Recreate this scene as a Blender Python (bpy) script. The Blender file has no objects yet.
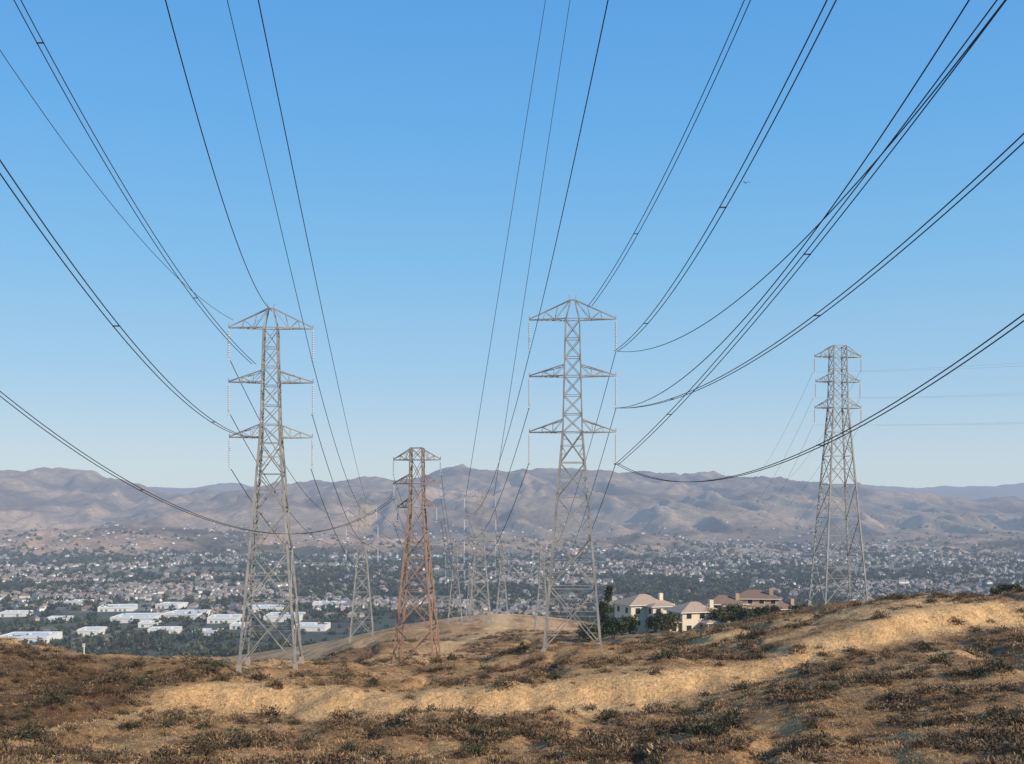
import bpy, math, random
import numpy as np
from mathutils import Vector, Matrix
rng=np.random.default_rng(7); random.seed(7)
F=1100.0
scene=bpy.context.scene
def S(px,py,Y):            # survey: bearing / elevation / distance -> world metres
    return np.array([(px-512)/F*Y, Y, (510-py)/F*Y])
# ---------------------------------------------------------------- noise
TB=rng.random((256,256))
def vn(x,y,o=0):
    xi=np.floor(x).astype(np.int64); yi=np.floor(y).astype(np.int64)
    fx=x-xi; fy=y-yi
    fx=fx*fx*fx*(fx*(fx*6-15)+10); fy=fy*fy*fy*(fy*(fy*6-15)+10)
    xi+=o*37; yi+=o*91
    a=TB[xi&255,yi&255];b=TB[(xi+1)&255,yi&255];c=TB[xi&255,(yi+1)&255];d=TB[(xi+1)&255,(yi+1)&255]
    return (a*(1-fx)+b*fx)*(1-fy)+(c*(1-fx)+d*fx)*fy
def fbm(x,y,s,octv=4,o=0,g=0.5):
    x=np.asarray(x,float)/s; y=np.asarray(y,float)/s
    r=0;a=1;t=0
    for i in range(octv):
        r=r+a*vn(x,y,o+i); t+=a; a*=g
        x,y=(x*0.8-y*0.6)*2.03+17.1,(x*0.6+y*0.8)*2.03+5.3
    return r/t
def ridged(x,y,s,octv=4,o=0,g=0.5):
    x=np.asarray(x,float)/s; y=np.asarray(y,float)/s
    r=0;a=1;t=0
    for i in range(octv):
        r=r+a*(1-np.abs(2*vn(x,y,o+i)-1)); t+=a; a*=g
        x,y=(x*0.8-y*0.6)*2.03+17.1,(x*0.6+y*0.8)*2.03+5.3
    return r/t
def sst(a,b,x):
    t=np.clip((x-a)/(b-a),0,1); return t*t*(3-2*t)
# ---------------------------------------------------------------- materials
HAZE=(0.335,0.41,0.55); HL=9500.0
def haze_out(nt,sock):  # air haze painted in as emission, stronger with distance from the origin
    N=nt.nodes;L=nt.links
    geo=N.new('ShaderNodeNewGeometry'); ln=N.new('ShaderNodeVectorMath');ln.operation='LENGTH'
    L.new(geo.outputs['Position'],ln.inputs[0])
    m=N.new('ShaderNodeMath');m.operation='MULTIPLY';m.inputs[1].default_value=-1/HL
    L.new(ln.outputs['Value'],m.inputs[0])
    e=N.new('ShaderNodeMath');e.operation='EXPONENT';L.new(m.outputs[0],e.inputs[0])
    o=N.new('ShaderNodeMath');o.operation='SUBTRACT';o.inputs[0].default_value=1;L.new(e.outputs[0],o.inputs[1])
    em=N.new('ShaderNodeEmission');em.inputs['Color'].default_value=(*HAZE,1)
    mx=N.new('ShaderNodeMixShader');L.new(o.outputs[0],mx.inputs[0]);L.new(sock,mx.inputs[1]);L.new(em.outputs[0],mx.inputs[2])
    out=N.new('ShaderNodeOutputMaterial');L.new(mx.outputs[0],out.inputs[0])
def mat(name,col=(.5,.5,.5),rough=.8,metal=0,attr=None,nscale=None,namp=0.3,haze=False,bump=None,spec=0.3,noises=None):
    m=bpy.data.materials.new(name);m.use_nodes=True;nt=m.node_tree;nt.nodes.clear();N=nt.nodes;L=nt.links
    b=N.new('ShaderNodeBsdfPrincipled');b.inputs['Roughness'].default_value=rough;b.inputs['Metallic'].default_value=metal
    b.inputs['Specular IOR Level'].default_value=spec
    if attr:
        a=N.new('ShaderNodeAttribute');a.attribute_name=attr;cs=a.outputs['Color']
    else:
        a=N.new('ShaderNodeRGB');a.outputs[0].default_value=(*col,1);cs=a.outputs[0]
    geo=N.new('ShaderNodeNewGeometry')
    ns=noises or ([(nscale,namp)] if nscale else [])
    for sc,am in ns:
        n=N.new('ShaderNodeTexNoise');n.inputs['Scale'].default_value=sc;n.inputs['Detail'].default_value=5;n.inputs['Roughness'].default_value=.65
        L.new(geo.outputs['Position'],n.inputs['Vector'])
        r=N.new('ShaderNodeMapRange');r.inputs[1].default_value=.3;r.inputs[2].default_value=.7;r.inputs[3].default_value=1-am;r.inputs[4].default_value=1+am
        L.new(n.outputs['Fac'],r.inputs[0])
        v=N.new('ShaderNodeVectorMath');v.operation='SCALE';L.new(cs,v.inputs[0]);L.new(r.outputs[0],v.inputs['Scale']);cs=v.outputs[0]
    L.new(cs,b.inputs['Base Color'])
    if bump:
        n=N.new('ShaderNodeTexNoise');n.inputs['Scale'].default_value=bump[0];n.inputs['Detail'].default_value=6;n.inputs['Roughness'].default_value=.7
        L.new(geo.outputs['Position'],n.inputs['Vector'])
        bp=N.new('ShaderNodeBump');bp.inputs['Distance'].default_value=bump[1];bp.inputs['Strength'].default_value=1
        L.new(n.outputs['Fac'],bp.inputs['Height']);L.new(bp.outputs[0],b.inputs['Normal'])
    if haze: haze_out(nt,b.outputs[0])
    else:
        o=N.new('ShaderNodeOutputMaterial');L.new(b.outputs[0],o.inputs[0])
    try: m.cycles.emission_sampling='NONE'
    except Exception: pass
    return m
# ---------------------------------------------------------------- mesh helpers
def npmesh(name,V,Fc,mats,col=None,smooth=False,midx=None,parent=None):
    V=np.asarray(V,np.float32);Fc=np.asarray(Fc,np.int32)
    me=bpy.data.meshes.new(name);nf,k=Fc.shape
    me.vertices.add(len(V));me.vertices.foreach_set("co",V.ravel())
    me.loops.add(nf*k);me.loops.foreach_set("vertex_index",Fc.ravel())
    me.polygons.add(nf);me.polygons.foreach_set("loop_start",np.arange(nf,dtype=np.int32)*k)
    if midx is not None: me.polygons.foreach_set("material_index",np.asarray(midx,np.int32))
    me.update(calc_edges=True)
    me.polygons.foreach_set("use_smooth",np.full(nf,smooth))
    for m in (mats if isinstance(mats,list) else [mats]): me.materials.append(m)
    if col is not None:
        a=me.color_attributes.new(name="Col",type='FLOAT_COLOR',domain='POINT')
        c=np.ones((len(V),4),np.float32);c[:,:3]=col;a.data.foreach_set("color",c.ravel())
    ob=bpy.data.objects.new(name,me);bpy.context.collection.objects.link(ob)
    if parent: ob.parent=parent
    return ob
def empty(name,loc=(0,0,0),rz=0):
    e=bpy.data.objects.new(name,None);e.location=loc;e.rotation_euler=(0,0,rz);bpy.context.collection.objects.link(e);return e
class Str:   # prism struts
    def __init__(s): s.V=[];s.F=[];s.M=[]
    def bar(s,a,b,t,m=0,t2=None,n=4):
        a=np.array(a,float);b=np.array(b,float);d=b-a;l=np.linalg.norm(d)
        if l<1e-4:return
        d/=l;u=np.cross(d,(0,0,1) if abs(d[2])<.9 else (0,1,0));u/=np.linalg.norm(u);w=np.cross(d,u)
        t2=t if t2 is None else t2;i=len(s.V)
        for p,r in ((a,t/2),(b,t2/2)):
            for j in range(n):
                an=2*math.pi*(j+.5)/n;s.V.append(p+(u*math.cos(an)+w*math.sin(an))*r*1.2)
        for j in range(n):
            s.F.append((i+j,i+(j+1)%n,i+n+(j+1)%n,i+n+j));s.M.append(m)
    def quad(s,p,m=0):
        i=len(s.V);s.V+= [np.array(q,float) for q in p];s.F.append((i,i+1,i+2,i+3));s.M.append(m)
    def box(s,x0,x1,y0,y1,z0,z1,m=0):
        i=len(s.V)
        for z in(z0,z1):
            for x,y in((x0,y0),(x1,y0),(x1,y1),(x0,y1)): s.V.append(np.array((x,y,z),float))
        for f in((0,3,2,1),(4,5,6,7),(0,1,5,4),(1,2,6,5),(2,3,7,6),(3,0,4,7)):
            s.F.append(tuple(i+q for q in f));s.M.append(m)
    def obj(s,name,mats,parent=None): return npmesh(name,np.array(s.V),np.array(s.F),mats,midx=s.M,parent=parent)
# ---------------------------------------------------------------- terrain
VAL=-150.0
cp=[(0,0,-1.8),(-40,0,-4),(40,0,0),(-40,-40,4),(30,-40,6),(0,-40,3),(0,25,-8.5),(-40,25,-12),(40,25,-6),(0,-150,25),(-300,-150,20),(300,-150,25)]
cp=[np.array(c,float) for c in cp]
for q in [(0,800,60),(512,795,60),(1024,780,60),(0,738,90),(256,745,90),(512,742,90),(768,728,90),(1024,706,90),
 (0,690,120),(140,698,120),(300,707,120),(512,703,118),(700,690,120),(860,668,120),(1024,643,125),
 (0,650,150),(60,662,150),(120,668,150),(268,661,156),(400,672,152),(512,668,150),(572,646,159),(700,650,150),(820,632,150),(900,615,150),
 (930,596,172),(1024,604,168),(1100,594,168),(860,606,178),(0,640,168),(60,652,170),(110,656,170),(170,658,172),(0,700,220),(150,695,220),(250,690,230),
 (417,668,185),(340,648,235),(362,638,390),(480,626,408),(450,643,260),(480,636,300),(500,629,380),(250,700,390),(250,690,300),
 (650,632,285),(720,630,290),(780,622,290),(850,618,300),(940,614,300),(620,648,168),(620,642,230),(720,634,200),(838,602,215),(1000,598,230),
 (455,628,600),(502,614,800),(542,637,650)]: cp.append(S(*q))
for c in [(-600,1000,-165),(600,1000,-165),(0,1000,-110),(-600,600,-160),(600,600,-120),(-250,600,-150),(250,600,-120),(-500,300,-125),(-400,130,-60),(-200,250,-75),(-200,130,-28),(-120,0,-10),
  (400,150,-15),(250,300,-40),(600,300,-60),(160,150,-8),(-700,0,-60),(700,0,0),(0,1400,-170),(120,450,-80),(-170,450,-110)]: cp.append(np.array(c,float))
cp=np.array(cp);CX=cp[:,:2]/100;n=len(cp)
def U(r2): return np.where(r2>0,0.5*r2*np.log(np.maximum(r2,1e-12)),0)
K=U(((CX[:,None]-CX[None])**2).sum(-1))+np.eye(n)*0.0015
A=np.zeros((n+3,n+3));A[:n,:n]=K;A[:n,n]=1;A[:n,n+1:]=CX;A[n,:n]=1;A[n+1:,:n]=CX.T
sol=np.linalg.solve(A,np.concatenate([cp[:,2],[0,0,0]]))
def tps(x,y):
    x=x/100;y=y/100;r=sol[n]+sol[n+1]*x+sol[n+2]*y
    for i in range(n): r=r+sol[i]*U((x-CX[i,0])**2+(y-CX[i,1])**2)
    return r
RX=np.array([-60,-44,-36,-20,-4,14.7,30,43,69,120.]);RY=np.array([112,118,124,125.5,123,125,131,138,149,156.])
def roadd(x,y): return (y-np.interp(x,RX,RY)-3.6*(fbm(x,y*0,16,3,5)-.5)-2.4*(fbm(x,y,3.5,3,6)-.5))
def road_str(x): return sst(-46,-38,x)*(1-.2*sst(60,90,x))*(.68+.32*sst(.38,.55,fbm(x,x*0,13,2,8)))
def terrain(x,y):
    x=np.asarray(x,float);y=np.asarray(y,float);sh=x.shape;x=x.ravel();y=y.ravel()
    z=VAL+(fbm(x,y,900,3,9)-.5)*10
    nr=(y<1400)&(np.abs(x)<900)&(y>-160)
    xs=x[nr];ys=y[nr]
    zr=tps(xs,ys)
    near=1-sst(300,700,ys)
    zr+= (fbm(xs,ys,38,2,1)-.5)*1.6*near
    d=roadd(xs,ys);st=road_str(xs)*(ys>60)
    onr=1-.8*st*np.exp(-((d-2)/7)**2)
    g=ridged(xs+6*fbm(xs,ys,20,2,3),ys*.45,16,3,2); zr-= sst(.6,.95,g)*1.2*near*onr
    zr+=(fbm(xs,ys,4,5,4,.6)-.5)*1.0*near*(.4+.6*onr)
    rill=ridged(xs,ys*.25,2.0,3,13)
    zr+= st*(1.2*np.tanh(d/1.8))*np.exp(-(d/15)**2)-st*.45*rill*np.exp(-((d+.5)/2.5)**2)
    zr=np.maximum(zr,VAL-2)
    w=np.maximum(sst(950,1350,ys),sst(550,880,np.abs(xs)))
    z[nr]=zr*(1-w)+z[nr]*w
    return z.reshape(sh)
ys=list(np.arange(-150,40,6.))+list(np.arange(40,62,1.5));yv=62.;st=.5
while yv<62000:
    ys.append(yv)
    if yv>195: st*=1.021
    yv+=st
ys=np.array(ys)
xp=[0];st=.5
while xp[-1]<60000:
    if xp[-1]>90: st*=1.033
    xp.append(xp[-1]+st)
xp=np.array(xp);xs=np.concatenate([-xp[:0:-1],xp])
X,Y=np.meshgrid(xs,ys);Z=terrain(X,Y)
nx,ny=len(xs),len(ys)
i=np.arange(nx-1)[None]+np.arange(ny-1)[:,None]*nx
FG=np.stack([i,i+1,i+nx+1,i+nx],-1).reshape(-1,4)
x=X.ravel();y=Y.ravel()
TAN=np.array((.76,.47,.22));BRN=np.array((.30,.165,.078));MID=np.array((.58,.34,.155));VG=np.array((.10,.105,.075))
def tanmask(x,y):
    d=roadd(x,y);st_=road_str(x)
    n1=fbm(x,y,17,4,11);n2=fbm(x,y,4,4,15)
    road=st_*(sst(-6,-2,d+6*(n2-.5))*(1-sst(1,6,d+9*(n2-.5))))
    patch=sst(.49,.64,n1*.6+n2*.4)
    mound=np.exp(-(((x-62)/26)**2+((y-160)/13)**2))
    lft=np.exp(-(((x+52)/12)**2+((y-165)/8)**2))
    gul=np.exp(-((x-(-38-(118-y)*.12)-3*(n2-.5))/2.2)**2)*sst(82,95,y)*(1-sst(118,126,y))
    trk=np.exp(-((x-np.interp(y,[160,200,260,300,380,430],[-14,-14,-13,-7,-3,-8]))/(2.5+.006*y))**2)*sst(158,175,y)
    t1=np.exp(-(((x+34)/16)**2+((y-140)/6)**2))*.8
    m=np.clip(road*(.6+.6*n2)+patch*.6+mound*.85*sst(.38,.58,n2)+lft*.7*sst(.38,.58,n2)+t1*sst(.36,.56,n2)+gul*.9+trk,0,1)
    m=m*(1-.5*(1-sst(100,118,y))*(1-.9*gul))
    dl=sst(-32,-46,x)*(1-sst(158,166,y))  # tan thinned on the left slope, part of its painted shade
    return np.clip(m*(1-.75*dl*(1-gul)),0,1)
near=(y<1200)&(np.abs(x)<1000)
C=np.empty((len(x),3));C[:]=VG
vg=fbm(x,y,180,4,21);C*= (0.6+.8*vg)[:,None]
C+= sst(.50,.64,fbm(x,y,300,4,25))[:,None]*np.array((.15,.12,.085))
tm=tanmask(x[near],y[near]);n3=fbm(x[near],y[near],6,5,31)*.6+.4*fbm(x[near],y[near],26,3,35)
k3=sst(.38,.62,n3)[:,None]
base=BRN*(1-k3)+MID*k3
cn=base*(1-tm)[:,None]+TAN*tm[:,None]
cn*= (1-.50*sst(-30,-44,x[near])*(1-sst(155,165,y[near]))*(1-.8*tm))[:,None]  # left slope darkened in the vertex colour, standing in for shade
wv=sst(800,1150,y[near])[:,None]
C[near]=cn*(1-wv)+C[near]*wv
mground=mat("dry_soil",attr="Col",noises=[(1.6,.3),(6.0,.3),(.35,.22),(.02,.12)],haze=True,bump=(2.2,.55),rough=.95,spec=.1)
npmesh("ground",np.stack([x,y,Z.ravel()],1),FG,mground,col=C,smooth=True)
# ---------------------------------------------------------------- mountains
GR={}
def mountains(name,x0,x1,y0,y1,dx,dy,crestpx,ycrest,rough,seed,colA,colB,base=VAL-10,key=None,gain=1.0,fine=.10):
    xs=np.arange(x0,x1,dx);ys=np.arange(y0,y1,dy);X,Y=np.meshgrid(xs,ys)
    cpx=np.array(crestpx,float);u=(cpx[:,0]-512)/F;el=(510-cpx[:,1])/F
    cz=np.interp(X/ycrest,u,el)*ycrest-base
    yc=ycrest+(fbm(X,X*0,2600,3,seed)-.5)*(y1-y0)*.3
    t=np.where(Y<yc,(Y-y0)/(yc-y0),1-(Y-yc)/(y1-yc)*.9)
    env=np.clip(t,0,1)**.8
    wx=X+rough*.45*(fbm(X,Y,rough*.7,3,seed+3)-.5);wy=Y+rough*.45*(fbm(X,Y,rough*.7,3,seed+5)-.5)
    r=ridged(wx,wy*.40,rough,5,seed+7,.45)
    r=np.clip((r-.3)/.6,0,1.2)
    Zm=cz*env*(.32+.85*r*(1-.62*env)+.38*env)*gain
    Zm=base+Zm
    r2=ridged(wx+Y*.25,wy*.35,rough*.24,5,seed+15,.5)
    Zm+=(r2-.7)*rough*fine*np.minimum(env*3,1)*(1-.62*env)
    nx,ny=len(xs),len(ys)
    i=np.arange(nx-1)[None]+np.arange(ny-1)[:,None]*nx
    FG=np.stack([i,i+1,i+nx+1,i+nx],-1).reshape(-1,4)
    k=np.clip(fbm(X,Y,380,5,seed+20)*2.2-.6+.5*(r2-.7),0,1).ravel()[:,None]
    col=np.array(colA)*(1-k)+np.array(colB)*k
    npmesh(name,np.stack([X.ravel(),Y.ravel(),Zm.ravel()],1),FG,mmt,col=col,smooth=True)
    if key: GR[key]=(x0,dx,y0,dy,Zm)
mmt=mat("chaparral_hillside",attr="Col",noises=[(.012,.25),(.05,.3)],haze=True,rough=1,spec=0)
crest=[(-400,467),(0,467),(60,469),(110,477),(180,481),(240,476),(300,477),(350,463),(420,465),(470,461),(520,461),(560,467),(620,473),(700,472),(760,471),(840,478),(920,489),(1000,495),(1060,492),(1500,484)]
mountains("mountain_range",-7500,7500,4900,10800,19,24,crest,8600,1150,40,(.16,.115,.088),(.40,.285,.19),key='m',fine=.21)
mountains("mountain_range",-14000,16000,11500,20000,70,90,[(-900,480),(0,480),(300,480),(512,478),(700,480),(880,482),(960,485),(1024,477),(1600,478)],16500,2600,60,(.2,.14,.1),(.3,.21,.15))
mountains("foothills",-4200,4200,3650,5600,16,18,[(-600,538),(0,530),(150,526),(250,533),(400,540),(520,538),(580,545),(640,531),(720,545),(800,548),(900,545),(1024,535),(1500,530)],4550,420,80,(.10,.08,.055),(.50,.33,.21),base=VAL-5,key='f',gain=1.15,fine=.22)
def gz(key,x,y):
    x0,dx,y0,dy,G=GR[key];i=((x-x0)/dx).round().astype(int);j=((y-y0)/dy).round().astype(int)
    ok=(i>=0)&(j>=0)&(i<G.shape[1])&(j<G.shape[0]);r=np.full(len(x),-1e4);r[ok]=G[j[ok],i[ok]];return r
def gzz(x,y): return np.maximum(np.maximum(terrain(x,y),gz('m',x,y)),gz('f',x,y))
# ---------------------------------------------------------------- instanced scatter
def scatter(name,protos,pos,scl,colr,m,zs=None,parent=None):
    N=len(pos);sel=rng.integers(0,len(protos),N);Vs=[];Fs=[];Cs=[];off=0
    for k,(pv,pf,pc) in enumerate(protos):
        ix=np.where(sel==k)[0]
        if not len(ix):continue
        a=rng.random(len(ix))*2*np.pi;c=np.cos(a)[:,None];s=np.sin(a)[:,None]
        sx=scl[ix][:,None];sz=sx if zs is None else (scl*zs)[ix][:,None]
        X=(pv[:,0]*c-pv[:,1]*s)*sx+pos[ix,0:1];Y=(pv[:,0]*s+pv[:,1]*c)*sx+pos[ix,1:2];Z=pv[:,2]*sz+pos[ix,2:3]
        V=np.stack([X,Y,Z],-1).reshape(-1,3)
        Fi=(pf[None]+(np.arange(len(ix))*len(pv))[:,None,None]).reshape(-1,pf.shape[1])+off
        cc=(colr[ix][:,None,:]*pc[None,:,None]).reshape(-1,3)
        Vs.append(V);Fs.append(Fi);Cs.append(cc);off+=len(V)
    return npmesh(name,np.concatenate(Vs),np.concatenate(Fs),m,col=np.concatenate(Cs),parent=parent)
def bush_proto(nt,size,up=.75,spike=1.0,wd=.5):
    V=[];Cc=[]
    for j in range(nt):
        a=random.random()*6.283;e=math.asin(random.random()**.7);r=random.uniform(.3,1)**.6*(1+.3*math.sin(3*a+nt)+.2*math.sin(7*a))
        p=np.array((math.cos(a)*math.cos(e)*r,math.sin(a)*math.cos(e)*r,math.sin(e)*r*up+.02))
        d=p/np.linalg.norm(p)+rng.normal(0,.45,3);d/=np.linalg.norm(d)
        q=np.cross(d,rng.normal(0,1,3));q/=np.linalg.norm(q);s=size*random.uniform(.6,1.4)
        V+=[p-q*s*wd-d*s*.4,p+q*s*wd-d*s*.4,p+d*s*spike]
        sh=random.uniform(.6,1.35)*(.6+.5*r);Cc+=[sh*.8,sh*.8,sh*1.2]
    return np.array(V),np.arange(3*nt).reshape(-1,3),np.array(Cc)
mscrub=mat("dry_brush_twigs",attr="Col",rough=.9,spec=.1,haze=True)
bp=[bush_proto(120,.19,.7,1.3,.30) for _ in range(6)]
def wedge(N,y0,y1,p=1.0,wid=.62):
    yy=y0+(y1-y0)*rng.random(N)**p;xx=(rng.random(N)*2-1)*yy*wid
    return xx,yy
xx,yy=wedge(84000,62,330,1.25)
tmk=tanmask(xx,yy);clump=fbm(xx,yy,7,4,51);cl2=fbm(xx,yy,30,3,55)
band=np.exp(-((roadd(xx,yy)+12)/7)**2)*(xx>-35);crb=np.exp(-((roadd(xx,yy)-15)/7)**2);lf=sst(-32,-46,xx)*(1-sst(158,166,yy))
pr=np.clip((sst(.46,.60,clump)*.8+.05+.3*sst(.48,.6,cl2)+.5*band+.2*crb+.4*lf)*(1-tmk)**1.0,0.05,1)*.5
keep=rng.random(len(xx))<pr*.66
xx,yy,clump,bd,lf=xx[keep],yy[keep],clump[keep],band[keep],lf[keep]
N=len(xx);zz=terrain(xx,yy)
pal=np.array([(.15,.092,.052),(.20,.13,.075),(.095,.072,.045),(.32,.21,.12),(.09,.085,.045)])
col=pal[rng.choice(5,N,p=[.32,.26,.20,.14,.08])]*(.75+.5*rng.random(N))[:,None]*(1+.35*bd-.3*lf)[:,None]  # scrub on the left slope also coloured darker, as painted shade
sc=.20+.66*rng.random(N)**2.6+.30*sst(.5,.7,clump)
scatter("dry_scrub",bp,np.stack([xx,yy,zz-.08],1),sc,col,mscrub)
# isolated larger shrubs
xx,yy=wedge(900,80,215,1.1);tmk=tanmask(xx,yy);keep=(rng.random(900)<.30);xx,yy=xx[keep],yy[keep];N=len(xx)
bp2=[bush_proto(380,.12,.8,1.2,.38) for _ in range(4)]
pal2=np.array([(.075,.062,.036),(.10,.07,.042),(.06,.062,.034),(.13,.095,.055)])
scatter("large_shrubs",bp2,np.stack([xx,yy,terrain(xx,yy)-.1],1),.8+.9*rng.random(N)**2,pal2[rng.integers(0,4,N)],mscrub)
gp=[bush_proto(9,.36,.5,1.7,.20) for _ in range(6)]
xx,yy=wedge(130000,62,230,1.1);tmk=tanmask(xx,yy);lf=sst(-32,-46,xx)*(1-sst(158,166,yy))
keep=rng.random(len(xx))<(.85-.3*tmk-.45*lf)*(.35+1.0*sst(.35,.6,fbm(xx,yy,3.5,3,91)));xx,yy,tmk=xx[keep],yy[keep],tmk[keep]
zz=terrain(xx,yy);N=len(xx)
k=(rng.random(N)**1.2*.65+.35*tmk)[:,None];col=np.array((.28,.155,.07))*(1-k)+np.array((.80,.53,.26))*k
scatter("dry_grass",gp,np.stack([xx,yy,zz-.03],1),.14+.20*rng.random(N),col,mscrub)
# ---------------------------------------------------------------- distant valley trees
mleafd=mat("valley_tree_foliage",attr="Col",rough=.9,spec=.1,haze=True)
tp=[bush_proto(46,.62,1.25,.6) for _ in range(5)]
N=46000;d=1/(1/900+(1/6000-1/900)*rng.random(N)**.8);xx=(rng.random(N)*2-1)*d*.62
m=fbm(xx,d,140,4,61);keep=(rng.random(N)<sst(.38,.56,m)*.85+.16)
wh=(d<1900)&(xx<-150)&(rng.random(N)<.6);keep&=~wh
zz=gzz(xx,d);keep&=((zz<-134)|((d>3400)&(zz<-85)&(rng.random(N)<.4)));xx,d,zz=xx[keep],d[keep],zz[keep];N=len(xx)
pal=np.array([(.040,.055,.030),(.055,.07,.038),(.075,.08,.045),(.035,.044,.030),(.11,.09,.06)])
col=pal[rng.choice(5,N,p=[.3,.3,.15,.2,.05])]*(.7+.6*rng.random(N))[:,None]
scatter("distant_trees",tp,np.stack([xx,d,zz-1],1),(2.8+3.8*rng.random(N)**1.5)*(1+d/9000),col,mleafd)
# distant houses
hvp=np.array([(-.5,-.5,0),(.5,-.5,0),(.5,.5,0),(-.5,.5,0),(-.5,-.5,.55),(.5,-.5,.55),(.5,.5,.55),(-.5,.5,.55),
 (-.56,-.56,.54),(.56,-.56,.54),(.56,.56,.54),(-.56,.56,.54),(-.25,0,.95),(.25,0,.95)])
hft=np.array([(0,1,5),(0,5,4),(1,2,6),(1,6,5),(2,3,7),(2,7,6),(3,0,4),(3,4,7),(8,9,13),(8,13,12),(10,11,12),(10,12,13),(9,10,13),(11,8,12)])
N=16000;d=1/(1/1500+(1/6400-1/1500)*rng.random(N)**.75);xx=(rng.random(N)*2-1)*d*.6
d=np.round(d/38)*38+rng.normal(0,5,N)
m=fbm(xx,d,330,4,71);keep=(rng.random(N)<sst(.43,.57,m)*.8+.05);zz=gzz(xx,d);keep&=(zz<-134)|((d>3500)&(zz<-60)&(rng.random(N)<.5));xx,d,zz=xx[keep],d[keep],zz[keep];N=len(xx)
wallc=np.array([(.66,.61,.54),(.40,.33,.26),(.78,.76,.72),(.30,.25,.20),(.40,.34,.28)])[rng.integers(0,5,N)]
roofc=np.array([(.26,.19,.15),(.22,.18,.16),(.34,.29,.25),(.18,.17,.17)])[rng.integers(0,4,N)]
sx=8+8*rng.random(N)**2;a=rng.normal(0,.7,N)+np.where(rng.random(N)<.3,1.57,0);c=np.cos(a)[:,None];s=np.sin(a)[:,None]
VX=hvp[:,0]*sx[:,None];VY=hvp[:,1]*sx[:,None]*.75
V=np.stack([VX*c-VY*s+xx[:,None],VX*s+VY*c+d[:,None],hvp[:,2]*8.5+zz[:,None]-.5],-1).reshape(-1,3)
Ff=(hft[None]+(np.arange(N)*14)[:,None,None]).reshape(-1,3)
cc=np.concatenate([np.repeat(wallc[:,None],8,1),np.repeat(roofc[:,None],6,1)],1).reshape(-1,3)
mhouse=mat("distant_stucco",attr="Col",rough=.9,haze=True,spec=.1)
npmesh("distant_town",V,Ff,mhouse,col=cc)
# ---------------------------------------------------------------- warehouses
mww=mat("warehouse_concrete",(.66,.63,.58),haze=True,nscale=.1,namp=.06)
mroof=mat("warehouse_roof",(.70,.70,.69),haze=True,nscale=.05,namp=.15)
mdk=mat("loading_door",(.14,.15,.16),haze=True)
def warehouse(px,py,Yd,w,dp,h,rz=0,tone=0):
    p=S(px,py,Yd);z=float(terrain(np.array([p[0]]),np.array([Yd]))[0]);h*=.75
    e=empty("warehouse_building",(p[0],Yd,z),rz)
    s=Str();s.box(-w/2,w/2,-dp/2,dp/2,-2,h);
    t=.4
    for a in((-w/2,w/2,-dp/2,-dp/2+t),(-w/2,w/2,dp/2-t,dp/2),(-w/2,-w/2+t,-dp/2+t,dp/2-t),(w/2-t,w/2,-dp/2+t,dp/2-t)): s.box(*a,h+.005,h+1.2)
    s.obj("walls",[mww],e)
    s=Str();s.box(-w/2+t+.01,w/2-t-.01,-dp/2+t+.01,dp/2-t-.01,h+.01,h+.25)
    for k in range(int(w/18)): 
        xx=-w/2+9+k*18+random.uniform(-3,3);yy=random.uniform(-dp/3,dp/3);s.box(xx-1.5,xx+1.5,yy-1.2,yy+1.2,h+.26,h+2)
    s.obj("roof",[mroof],e)
    s=Str();k=-w/2+4
    while k<w/2-6:
        s.box(k,k+3.2,-dp/2-.06,-dp/2-.01,.3,3.6);k+=random.choice([6.5,6.5,13,20])
    s.box(-w/2+3,w/2-3,-dp/2-.05,-dp/2-.012,h-1.6,h-1.2)
    s.obj("doors_and_windows",[mdk],e)
for q in [(30,640,1270,56,50,9,.05),(92,636,1330,26,36,9,.1),(138,622,1490,56,60,9,.05),(187,619,1540,50,60,9,-.05),(225,622,1480,40,44,9,.1),(165,633,1350,36,30,7,.12),
 (208,634,1330,28,30,7,-.12),(285,622,1500,48,60,9,.05),(312,630,1380,40,40,8,0),(118,611,1650,50,50,8,.2),(16,616,1560,36,34,7,.1),
 (268,612,1640,50,50,8,.1),(172,610,1700,36,40,8,-.1),(150,628,1420,24,26,7,.1),(240,630,1400,20,26,7,0),(60,622,1480,30,30,7,.1),(75,608,1750,44,40,7,-.1),(330,612,1700,50,50,8,.1)]: warehouse(*q)
# ---------------------------------------------------------------- pylons
mst=mat("galvanised_steel",(.30,.285,.26),rough=.65,metal=.15,nscale=.4,namp=.35,haze=True,spec=.3)
mins=mat("porcelain_insulator",(.55,.55,.55),rough=.3,haze=True)
mrust=bpy.data.materials.new("red_oxide_steel")
def rust():
    m=mrust;m.use_nodes=True;nt=m.node_tree;nt.nodes.clear();N=nt.nodes;L=nt.links
    b=N.new('ShaderNodeBsdfPrincipled');b.inputs['Roughness'].default_value=.8
    tc=N.new('ShaderNodeTexCoord');sp=N.new('ShaderNodeSeparateXYZ');L.new(tc.outputs['Object'],sp.inputs[0])
    r=N.new('ShaderNodeMapRange');r.inputs[1].default_value=8;r.inputs[2].default_value=30;L.new(sp.outputs['Z'],r.inputs[0])
    mx=N.new('ShaderNodeMix');mx.data_type='RGBA';mx.inputs[6].default_value=(.35,.20,.13,1);mx.inputs[7].default_value=(.27,.20,.165,1)
    L.new(r.outputs[0],mx.inputs[0]);L.new(mx.outputs[2],b.inputs['Base Color']);haze_out(nt,b.outputs[0]);m.cycles.emission_sampling='NONE'
rust()
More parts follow.
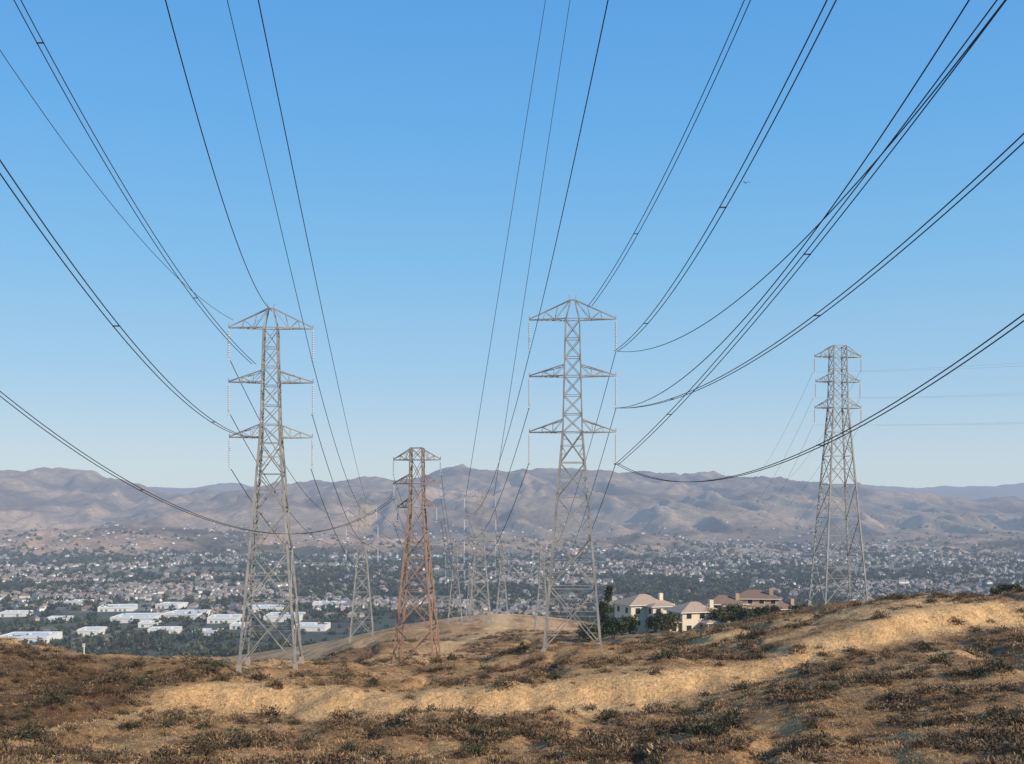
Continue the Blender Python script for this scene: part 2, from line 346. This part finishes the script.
def pylon(loc,H,hw,levels,arms,peak,rz=0,t=1.0,m=None,ins=None,sub=True):
    """hw: [(h,halfwidth)], arms: [(h,half length,rise)], ins: string length"""
    m=m or mst;t=t*.82
    s=Str();hh=[a for a,_ in hw];ww=[b for _,b in hw]
    w=lambda h: float(np.interp(h,hh,ww))
    def cor(h): a=w(h);return [np.array((-a,-a,h)),np.array((a,-a,h)),np.array((a,a,h)),np.array((-a,a,h))]
    bot=[c+ (c-d)/ (levels[1]) *1.2 for c,d in zip(cor(0),cor(levels[1]))]
    for i in range(4): s.bar(bot[i],cor(0)[i],.42*t)
    for a,b in zip(levels[:-1],levels[1:]):
        A,B=cor(a),cor(b);low=(b-a)>4.2 and sub
        for i in range(4):
            j=(i+1)%4
            s.bar(A[i],B[i],(.42 if a<hh[1] else .29)*t)
            bt=(.20 if low else .14)*t
            s.bar(A[i],B[j],bt);s.bar(A[j],B[i],bt)
            s.bar(B[i],B[j],.15*t)
            if low:
                wa,wb=w(a),w(b);f=wa/(wa+wb);X=A[i]*(1-f)+B[j]*f
                for q,(P0,P1) in enumerate(((A[i],B[i]),(A[j],B[j]))):
                    s.bar(X,P0*(1-f)+P1*f,.09*t)
                    s.bar((P0+X)/2,P0+(P1-P0)*f*.5,.08*t);s.bar((P1+X)/2,P0+(P1-P0)*(f+1)*.5,.08*t)
                    s.bar(P0+(P1-P0)*f,(P0+X)/2,.08*t)
    for (h,L_,rise) in arms:
        for sx in(-1,1):
            a=w(h);tip=np.array((sx*L_,0,h));tip2=tip+np.array((0,0,.12))
            lo=[np.array((sx*a,-a,h)),np.array((sx*a,a,h))]
            if peak and h==arms[0][0]: up=[np.array((sx*.35,-.3,H)),np.array((sx*.35,.3,H))]
            else:
                b=w(h+rise);up=[np.array((sx*b,-b,h+rise)),np.array((sx*b,b,h+rise))]
            for q in(0,1):
                s.bar(lo[q],tip,.22*t);s.bar(up[q],tip2,.19*t)
                pl=lo[q];pu=up[q]
                for f in(.3,.62):
                    l=lo[q]*(1-f)+tip*f;u_=up[q]*(1-f)+tip2*f
                    s.bar(l,u_,.09*t);s.bar(pl,u_,.09*t) if f>.3 else s.bar(pu,l,.09*t)
                    pl=l;pu=u_
            for f in(.33,.66):
                s.bar(lo[0]*(1-f)+tip*f,lo[1]*(1-f)+tip*f,.09*t)
            s.bar(lo[0],lo[1]*.67+tip*.33,.08*t)
            s.bar(tip+np.array((0,0,0)),tip+np.array((0,0,.55)),.14*t)
    tp_=cor(levels[-1])
    if peak:
        for i in range(4): s.bar(tp_[i],((-.3 if i in(0,3) else .3),(-.3 if i<2 else .3),H),.2*t)
        s.bar((-.45,0,H),(.45,0,H),.2*t);s.bar((-.35,-.3,H),(.35,-.3,H),.14*t)
        for sx in(-1,1): s.bar((sx*.3,0,H),(sx*.55,0,H+.7),.12*t)
    e=empty("lattice_pylon",tuple(loc),rz)
    s.obj("steel_lattice",[m],e)
    f=Str()
    for c in cor(0): f.box(c[0]-.3,c[0]+.3,c[1]-.3,c[1]+.3,-2,.1)
    f.obj("concrete_footings",[mfoot],e)
    if ins:
        s=Str()
        for (h,L_,rise) in arms:
            for sx in(-1,1):
                n=12
                s.bar((sx*L_,0,h),(sx*L_,0,h-.5),.09*t)
                for k in range(n):
                    z0=h-.4-(ins-.7)*k/n;z1=h-.4-(ins-.7)*(k+.55)/n
                    s.bar((sx*L_,0,z0),(sx*L_,0,z1),.18*t,t2=.42*t,n=6);s.bar((sx*L_,0,z1),(sx*L_,0,z0-(ins-.7)/n),.14*t,n=4)
                s.bar((sx*L_-.25,0,h-ins),(sx*L_+.25,0,h-ins),.16*t)
        s.obj("insulator_strings",[mins],e)
    return e
mfoot=mat("footing_concrete",(.34,.30,.25),nscale=2,namp=.2)
lvA=[0,8.5,15.5,21.5,26.5,30.9,33.5,36.2,39.0,41.7,44.4,47.2]
hwA=[(0,4.05),(30.9,1.4),(47.2,1.0),(50,.3)]
pylon(S(271,661,156),50,[(0,3.85),(31.9,1.35),(47.2,.95),(50,.3)],lvA,[(47.2,5.9,2.6),(39.5,5.9,1.6),(31.7,5.8,1.8)],True,rz=.08,ins=4.6)
pylon(S(572.5,646,159),50,hwA,lvA,[(47.2,6.25,2.6),(39.0,6.25,1.6),(30.9,6.25,1.8)],True,rz=-.06,ins=4.6)
lvB=[0,9,16.5,23,28.5,33.3,37.9,40.5,43,45.5,47.9,50]
pylon(S(838,602,215),50,[(0,4.2),(37.9,1.5),(50,1.25)],lvB,[(47.9,4.7,2.1),(43,4.5,1.7),(37.9,4.7,1.9)],False,rz=.10,t=.92,ins=3.2)
lvC=[0,7,13,18.5,23,27,31,35,37]
pylon(S(417,668,185),37,[(0,3.5),(27,1.15),(37,1.0)],lvC,[(35,4.0,1.8),(31,4.0,1.6),(27,3.3,1.6)],False,rz=-.1,m=mrust,ins=2.4)
pylon(S(362,636,390),49,hwA,lvA,[(46,5.0,2.4),(39.0,5.6,2.3),(30.9,5.6,2.4)],True,rz=.1,t=1.3,ins=4.4)
pylon(S(480,624,408),50,hwA,lvA,[(47.2,5.8,2.4),(39.0,5.8,2.3),(30.9,5.8,2.4)],True,rz=0,t=1.35,ins=4.4)
far=[(46,5.0,2.4),(39.0,5,2.3),(30.9,5,2.4)]
pylon(S(455,627,600),49,hwA,lvA,far,True,rz=.1,t=1.3,ins=4.4,sub=False)
pylon(S(502,613,800),49,hwA,lvA,far,True,rz=.1,t=1.5,ins=4.4,sub=False)
pylon(S(542,634,600),49,hwA,lvA,far,True,rz=.1,t=1.3,ins=4.4,sub=False)
pylon(S(470,616,1100),49,hwA,lvA,far,True,rz=.1,t=1.7,ins=4.4,sub=False)
# ---------------------------------------------------------------- wires
mwire=mat("aluminium_conductor",(.045,.045,.05),rough=.7)
def fit(att,pts,k0=0.03):
    X0,Y0,Z0=S(*att);best=None
    pts=np.array(pts,float);u=(pts[:,0]-512)/F;v=(510-pts[:,1])/F
    B=np.linspace(.0001,.0045,60)
    for k in np.linspace(-.8,.8,401):
        if np.min(np.abs(u+k))<1e-6: continue
        Y=(X0+k*Y0)/(u+k)
        if Y.min()<8 or Y.max()>Y0-1: continue
        T=Y0-Y;Zd=v*Y-Z0;w=1/Y**2
        a=((Zd-B[:,None]*T*T)*T*w).sum(1)/(T*T*w).sum()
        e=(Zd-a[:,None]*T-B[:,None]*T*T)/Y*F
        ym=Y.min()
        c=np.sqrt((e**2).mean(1))+abs(k-k0)*3+B*200+max(0,62-ym)*.35
        i=c.argmin()
        if best is None or c[i]<best[0]: best=(c[i],k,a[i],B[i])
    return (X0,Y0,Z0),best
W={
'a':((250,437,156),[(0,167),(120,330),(180,396)],2),
'b':((254,364,156),[(18,0),(75,108),(130,200),(200,303)],2),
'c':((394,498,185),[(0,389),(60,442),(120,482),(180,512),(250,523)],2),
'd':((233,320,156),[(0,50),(100,190),(180,280)],0),
'e':((272,311,156),[(165,0),(215,170),(245,270)],1),
'f':((312,360,156),[(227,0),(270,180),(300,310)],1),
'g':((366,500,390),[(258,0),(300,200),(330,350)],1),
'h':((466,496,408),[(547,0),(520,150),(497,300),(480,400)],3),
'i':((494,496,408),[(573,0),(545,150),(519,300)],3),
'j':((530,351,159),[(608,0),(585,110),(562,215)],1),
'k':((590,306,159),[(747,0),(690,130),(625,250)],2),
'l':((616,351,159),[(832,0),(770,118),(720,215),(660,305)],2),
'm':((616,465,159),[(1003,0),(925,100),(850,200),(768,298),(690,400)],2),
'm2':((616,408,159),[(970,0),(900,105),(820,225),(720,345)],1),
'n':((616,351,159),[(1010,0),(900,120),(830,215),(740,300),(690,337)],1),
'o':((616,408,159),[(1024,142),(900,242),(800,325),(720,387)],2),
'p':((616,463,159),[(1024,318),(940,375),(860,425),(790,460),(740,475),(700,480)],2),
}
def tube(s,pts,r):
    for a,b in zip(pts[:-1],pts[1:]): s.bar(a,b,r*2/1.2)
rep=[]
for nme,(att,pts,kind) in W.items():
    (X0,Y0,Z0),b=fit(att,pts)
    if b is None: rep.append(nme);continue
    _,k,a,bb=b
    ye=-5 if Y0<300 else 20
    tt=np.concatenate([np.linspace(0,Y0-90,70),np.linspace(Y0-90,Y0-ye,70)[1:]])
    base=np.stack([X0+k*tt,Y0-tt,Z0+a*tt+bb*tt*tt],1)
    s=Str()
    if kind==2:
        g=.26
        tube(s,base+[-g,0,0],.043);tube(s,base+[g,0,0],.043)
        for td in np.arange(28,Y0,41.): 
            i=np.abs(tt-td).argmin();s.bar(base[i]+[-g-.05,0,0],base[i]+[g+.05,0,0],.11)
    else: tube(s,base,{1:.046,0:.030,3:.095}[kind])
    s.obj("power_line",[mwire])
def span(A,B,sag,r=.045):
    A=np.array(A,float);B=np.array(B,float);s=Str();t=np.linspace(0,1,50)[:,None]
    p=A*(1-t)+B*t;p[:,2]-=(4*sag*t*(1-t))[:,0];tube(s,p,r);s.obj("power_line",[mwire])
for (xa,ya),(xb,yb) in zip([(230,360),(230,414),(231,469),(312,360),(312,414),(311,469)],[(348,510),(348,536),(348,558),(376,510),(376,536),(376,558)]): span(S(xa,ya,156),S(xb,yb,390),9,.055)
for (xa,ya),(xb,yb) in zip([(530,351),(529,408),(529,463),(616,351),(616,408),(616,463)],[(466,510),(466,530),(466,550),(542,562),(551,575),(551,585)]): span(S(xa,ya,159),S(xb,yb,408 if xb<500 else 600),9,.055)
for xo in(-14,14):
    for yo in(0,22,45): span(S(362+xo,510+yo,390),S(455+xo*.6,547+yo*.6,600),6,.06)
for xo in(-15,15):
    for yo in(0,22,43): span(S(480+xo,507+yo,408),S(502+xo*.5,556+yo*.5,800),9,.07)
for xo in(-24,24):
    for yo in(460,484,508): span(S(417+xo,yo+14,185),S(455+xo*.35,545+(yo-460)*.5,600),14,.035)
for (px_,py_) in[(813,372),(813,398),(813,425),(860,372),(860,398),(860,425)]:
    A_=S(px_,py_,215);span(A_,S(px_-(90 if px_<830 else 110),py_+100,700),16,.022)
    span(A_,A_+np.array((150,-60,10+ (py_<380)*2)),4,.011)
# ---------------------------------------------------------------- villas on the hill
mstu=mat("cream_stucco",(.68,.59,.45),nscale=1.5,namp=.08,haze=True)
mstu2=mat("tan_stucco",(.40,.29,.20),nscale=1.5,namp=.08,haze=True)
mtile=mat("clay_tile_roof",(.48,.34,.235),nscale=2.5,namp=.25,haze=True,bump=(6,.05))
mtile2=mat("brown_tile_roof",(.25,.155,.105),nscale=2.5,namp=.25,haze=True)
mgl=mat("window_glass",(.03,.035,.045),rough=.15,haze=True)
mtrim=mat("white_trim",(.70,.66,.58),haze=True)
def villa(px,py,Yd,rz,parts,mr,mw):
    p=S(px,py,Yd);z=float(terrain(np.array([p[0]]),np.array([Yd]))[0]);z=max(z,p[2])-.5
    e=empty("stucco_house",(p[0],Yd,z),rz)
    w=Str();r=Str();g=Str();t=Str();q_=.88
    for (x0,x1,y0,y1,h,b) in parts:
        x0*=q_;x1*=q_;y0*=q_;y1*=q_
        w.box(x0,x1,y0,y1,-4,h)
        o=.7;rh=min(x1-x0,y1-y0)*.24;X0,X1,Y0,Y1=x0-o,x1+o,y0-o,y1+o
        t.box(X0,X1,Y0,Y1,h+.01,h+.2);hz=h+.205
        if x1-x0>y1-y0: k=(Y1-Y0)/2;a=(X0+k,(Y0+Y1)/2,hz+rh);c=(X1-k,(Y0+Y1)/2,hz+rh)
        else: k=(X1-X0)/2;a=((X0+X1)/2,Y0+k,hz+rh);c=((X0+X1)/2,Y1-k,hz+rh)
        q=[(X0,Y0,hz),(X1,Y0,hz),(X1,Y1,hz),(X0,Y1,hz)]
        if x1-x0>y1-y0:
            r.quad([q[0],q[1],c,a]);r.quad([q[2],q[3],a,c]);r.quad([q[1],q[2],c,c]);r.quad([q[3],q[0],a,a])
        else:
            r.quad([q[1],q[2],c,a]);r.quad([q[3],q[0],a,c]);r.quad([q[0],q[1],a,a]);r.quad([q[2],q[3],c,c])
        for zf in ([1.0,4.0] if h>5 else [1.0]):
            nn=max(1,int((x1-x0)/3.0))
            for i in range(nn):
                cx=x0+(i+.5)*(x1-x0)/nn;ww=.65
                t.box(cx-ww-.14,cx+ww+.14,y0-.05,y0-.005,zf-.14,zf+1.54);g.box(cx-ww,cx+ww,y0-.08,y0-.052,zf,zf+1.4)
            nn=max(1,int((y1-y0)/3.4))
            for i in range(nn):
                cy=y0+(i+.5)*(y1-y0)/nn
                for sx,X_ in((-1,x0),(1,x1)):
                    a_,b_=sorted((X_+sx*.005,X_+sx*.05));t.box(a_,b_,cy-.79,cy+.79,zf-.14,zf+1.54)
                    a_,b_=sorted((X_+sx*.052,X_+sx*.08));g.box(a_,b_,cy-.65,cy+.65,zf,zf+1.4)
    x0,x1,y0,y1,h,b=parts[0];w.box(x1-3.2,x1-2.2,y0+2,y0+3.0,h+.3,h+2.9)
    w.obj("walls",[mw],e);g.obj("windows",[mgl],e);t.obj("eaves_and_frames",[mtrim],e)
    r.obj("roof",[mr],e)
villa(648,625,285,.35,[(-8,5,-5,6,6.0,0),(-3,4,-9,-5.3,5.8,0),(5.3,9,-3,4,3.2,0)],mtile,mstu)
villa(694,631,272,.30,[(-6,6,-5,5,5.4,0),(-10,-6.3,-4,3,3.0,0),(0,5,-8.5,-5.3,3.0,0)],mtile,mstu)
villa(722,622,300,.15,[(-6,6,-5,5,5.6,0),(-2,3,-8,-5.3,5.4,0)],mtile2,mstu2)
villa(754,615,305,-.1,[(-7,7,-5,5,5.2,0),(-6,-1,-8,-5.3,3,0)],mtile2,mstu2)
villa(780,622,312,.25,[(-5,5,-5,5,4.4,0)],mtile2,mstu2)
# ---------------------------------------------------------------- trees
mbark=mat("tree_bark",(.12,.09,.065),nscale=3,namp=.3,haze=True)
mleaf=mat("tree_leaves",attr="Col",rough=.8,spec=.2,haze=True)
def tree(px,py,Yd,h,cw,kind=0,tone=(.055,.075,.03)):
    p=S(px,py,Yd);z=float(terrain(np.array([p[0]]),np.array([Yd]))[0])
    e=empty("cypress_tree" if kind==1 else "oak_tree",(p[0],Yd,z),random.random()*6)
    s=Str();tips=[]
    if kind==1:
        s.bar((0,0,-.5),(0,0,h*.9),.45,t2=.08,n=6)
        for k in range(26):
            f=random.uniform(.1,.97);a=random.random()*6.28;r=cw*(1-f)**.6*random.uniform(.4,1);q=(math.cos(a)*r,math.sin(a)*r,h*f)
            s.bar((0,0,h*f*.92),q,.08,t2=.03);tips.append((np.array(q),cw*.5))
    else:
        s.bar((0,0,-.5),(.1,0,h*.4),.55,t2=.35,n=6)
        for k in range(9):
            a=k*2.4+random.random();r=cw*random.uniform(.35,.9);zt=h*random.uniform(.5,.92)
            m_=np.array((math.cos(a)*r*.5,math.sin(a)*r*.5,h*.55));q=np.array((math.cos(a)*r,math.sin(a)*r,zt))
            s.bar((.1,0,h*.35),m_,.25,t2=.14,n=5);s.bar(m_,q,.14,t2=.05,n=5);tips.append((q,cw*.42));tips.append((m_+[0,0,h*.2],cw*.4))
            tips.append((q*[.9,.9,.55],cw*.4))
    s.obj("trunk_and_limbs",[mbark],e)
    V=[];C_=[]
    for q,r in tips:
        sh=random.uniform(.65,1.35)
        for _ in range(70):
            d=rng.normal(0,1,3);d/=np.linalg.norm(d);pt=q+d*r*random.random()**.45*np.array((1,1,.75))
            a=rng.normal(0,1,3);b=rng.normal(0,1,3);a/=np.linalg.norm(a);b/=np.linalg.norm(b);L_=.3
            V+=[pt-a*L_,pt+a*L_,pt+b*L_*1.3];c=np.array(tone)*sh*random.uniform(.7,1.3);C_+=[c,c,c]
    npmesh("crown",np.array(V),np.arange(len(V)).reshape(-1,3),mleaf,col=np.array(C_),parent=e)
for q in [(609,628,262,12,1.7,1),(603,632,262,9,1.6,1),(630,634,262,4.5,2.8,0),(655,634,256,4.2,2.6,0),(668,630,262,5.5,3,0),(622,622,300,9,3.5,0),(640,612,320,10,4,0),(718,628,268,5,2.8,0),
 (735,624,275,6,3.2,0),(738,602,330,11,4,0),(770,612,300,6,3,0),(792,606,318,8,3.2,0),(700,606,320,8,3.4,0),(676,604,320,9,3,0),(812,606,330,7,3.5,0),(1000,604,250,3,2.2,0),(1010,606,240,3,2.4,0),(590,640,240,4,2.6,0),(760,622,270,4,2.6,0),(615,634,250,4.5,2.6,0),
 (800,612,300,5,3,0),(746,628,262,3.5,2.4,0)]:
    tree(*q,tone=(.05,.062,.028) if q[5] else random.choice([(.06,.075,.03),(.045,.06,.028),(.085,.085,.035)]))
# marker post
p=S(84,664,160);z=float(terrain(np.array([p[0]]),np.array([160.]))[0]);e=empty("marker_post",(p[0],160,z))
s=Str();s.bar((0,0,-.4),(0,0,1.5),.12,n=8);s.box(-.22,.22,-.09,-.07,1.0,1.55);s.obj("post_and_plate",[mtrim],e)
# bird
s=Str()
b=S(746,183,110)
def bq(*p): s.quad([np.array(q)*.6+b for q in p])
bq((-.08,-.3,0),(.08,-.3,0),(.1,.2,.05),(-.1,.2,.05));bq((-.06,.2,.03),(.06,.2,.03),(.12,.42,.02),(-.12,.42,.02))
for sx in(-1,1): bq((sx*.07,-.15,.05),(sx*.07,.15,.05),(sx*.4,.1,.2),(sx*.38,-.18,.2));bq((sx*.38,-.18,.2),(sx*.4,.1,.2),(sx*.8,.12,.08),(sx*.75,.0,.08))
bq((-.05,-.3,.02),(.05,-.3,.02),(.01,-.42,.0),(-.01,-.42,.0))
s.obj("flying_bird",[mwire])
# ---------------------------------------------------------------- light
el=math.radians(25);sd=Vector((math.cos(el)*.82,-math.cos(el)*.572,math.sin(el)))
sl=bpy.data.lights.new("sun","SUN");sl.energy=5.0;sl.angle=math.radians(.5);sl.color=(1,.87,.69)
so=bpy.data.objects.new("sun",sl);so.rotation_euler=sd.to_track_quat('Z','Y').to_euler();so.location=(50,-50,80);bpy.context.collection.objects.link(so)
w=bpy.data.worlds.new("World");scene.world=w;w.use_nodes=True;nt=w.node_tree;bg=nt.nodes["Background"];N_=nt.nodes;L_=nt.links
sk=N_.new("ShaderNodeTexSky");sk.sky_type='NISHITA';sk.sun_disc=False;sk.sun_elevation=el;sk.sun_rotation=math.atan2(sd.x,sd.y)
sk.altitude=200;sk.air_density=1.0;sk.dust_density=.4;sk.ozone_density=1.5
tc=N_.new("ShaderNodeTexCoord");sx_=N_.new("ShaderNodeSeparateXYZ");L_.new(tc.outputs['Generated'],sx_.inputs[0])
cr=N_.new("ShaderNodeValToRGB");L_.new(sx_.outputs['Z'],cr.inputs[0])
stops=[(0,(.58,.67,.73)),(.045,(.54,.67,.77)),(.12,(.365,.60,.83)),(.22,(.225,.525,.855)),(.33,(.145,.44,.85)),(.45,(.10,.365,.81)),(1,(.05,.21,.56))]
els=cr.color_ramp.elements
els[0].position=0;els[0].color=(*stops[0][1],1);els[1].position=1;els[1].color=(*stops[-1][1],1)
for p_,c_ in stops[1:-1]:
    e_=els.new(p_);e_.color=(*c_,1)
sc_=N_.new("ShaderNodeVectorMath");sc_.operation='SCALE';sc_.inputs['Scale'].default_value=1/.11;L_.new(cr.outputs[0],sc_.inputs[0])
mxw=N_.new("ShaderNodeMix");mxw.data_type='RGBA';mxw.inputs[0].default_value=.88;L_.new(sk.outputs[0],mxw.inputs[6]);L_.new(sc_.outputs[0],mxw.inputs[7])
L_.new(mxw.outputs[2],bg.inputs[0]);bg.inputs[1].default_value=.11
cd=bpy.data.cameras.new("camera");cd.lens=F/1024*36;cd.sensor_width=36;cd.shift_y=(510-382)/1024;cd.clip_start=.5;cd.clip_end=150000
co=bpy.data.objects.new("camera",cd);co.location=(0,0,0);co.rotation_euler=(math.radians(90),0,0);bpy.context.collection.objects.link(co);scene.camera=co
scene.view_settings.view_transform='Standard';scene.view_settings.look='None';scene.view_settings.exposure=0
print("MISSING",rep)
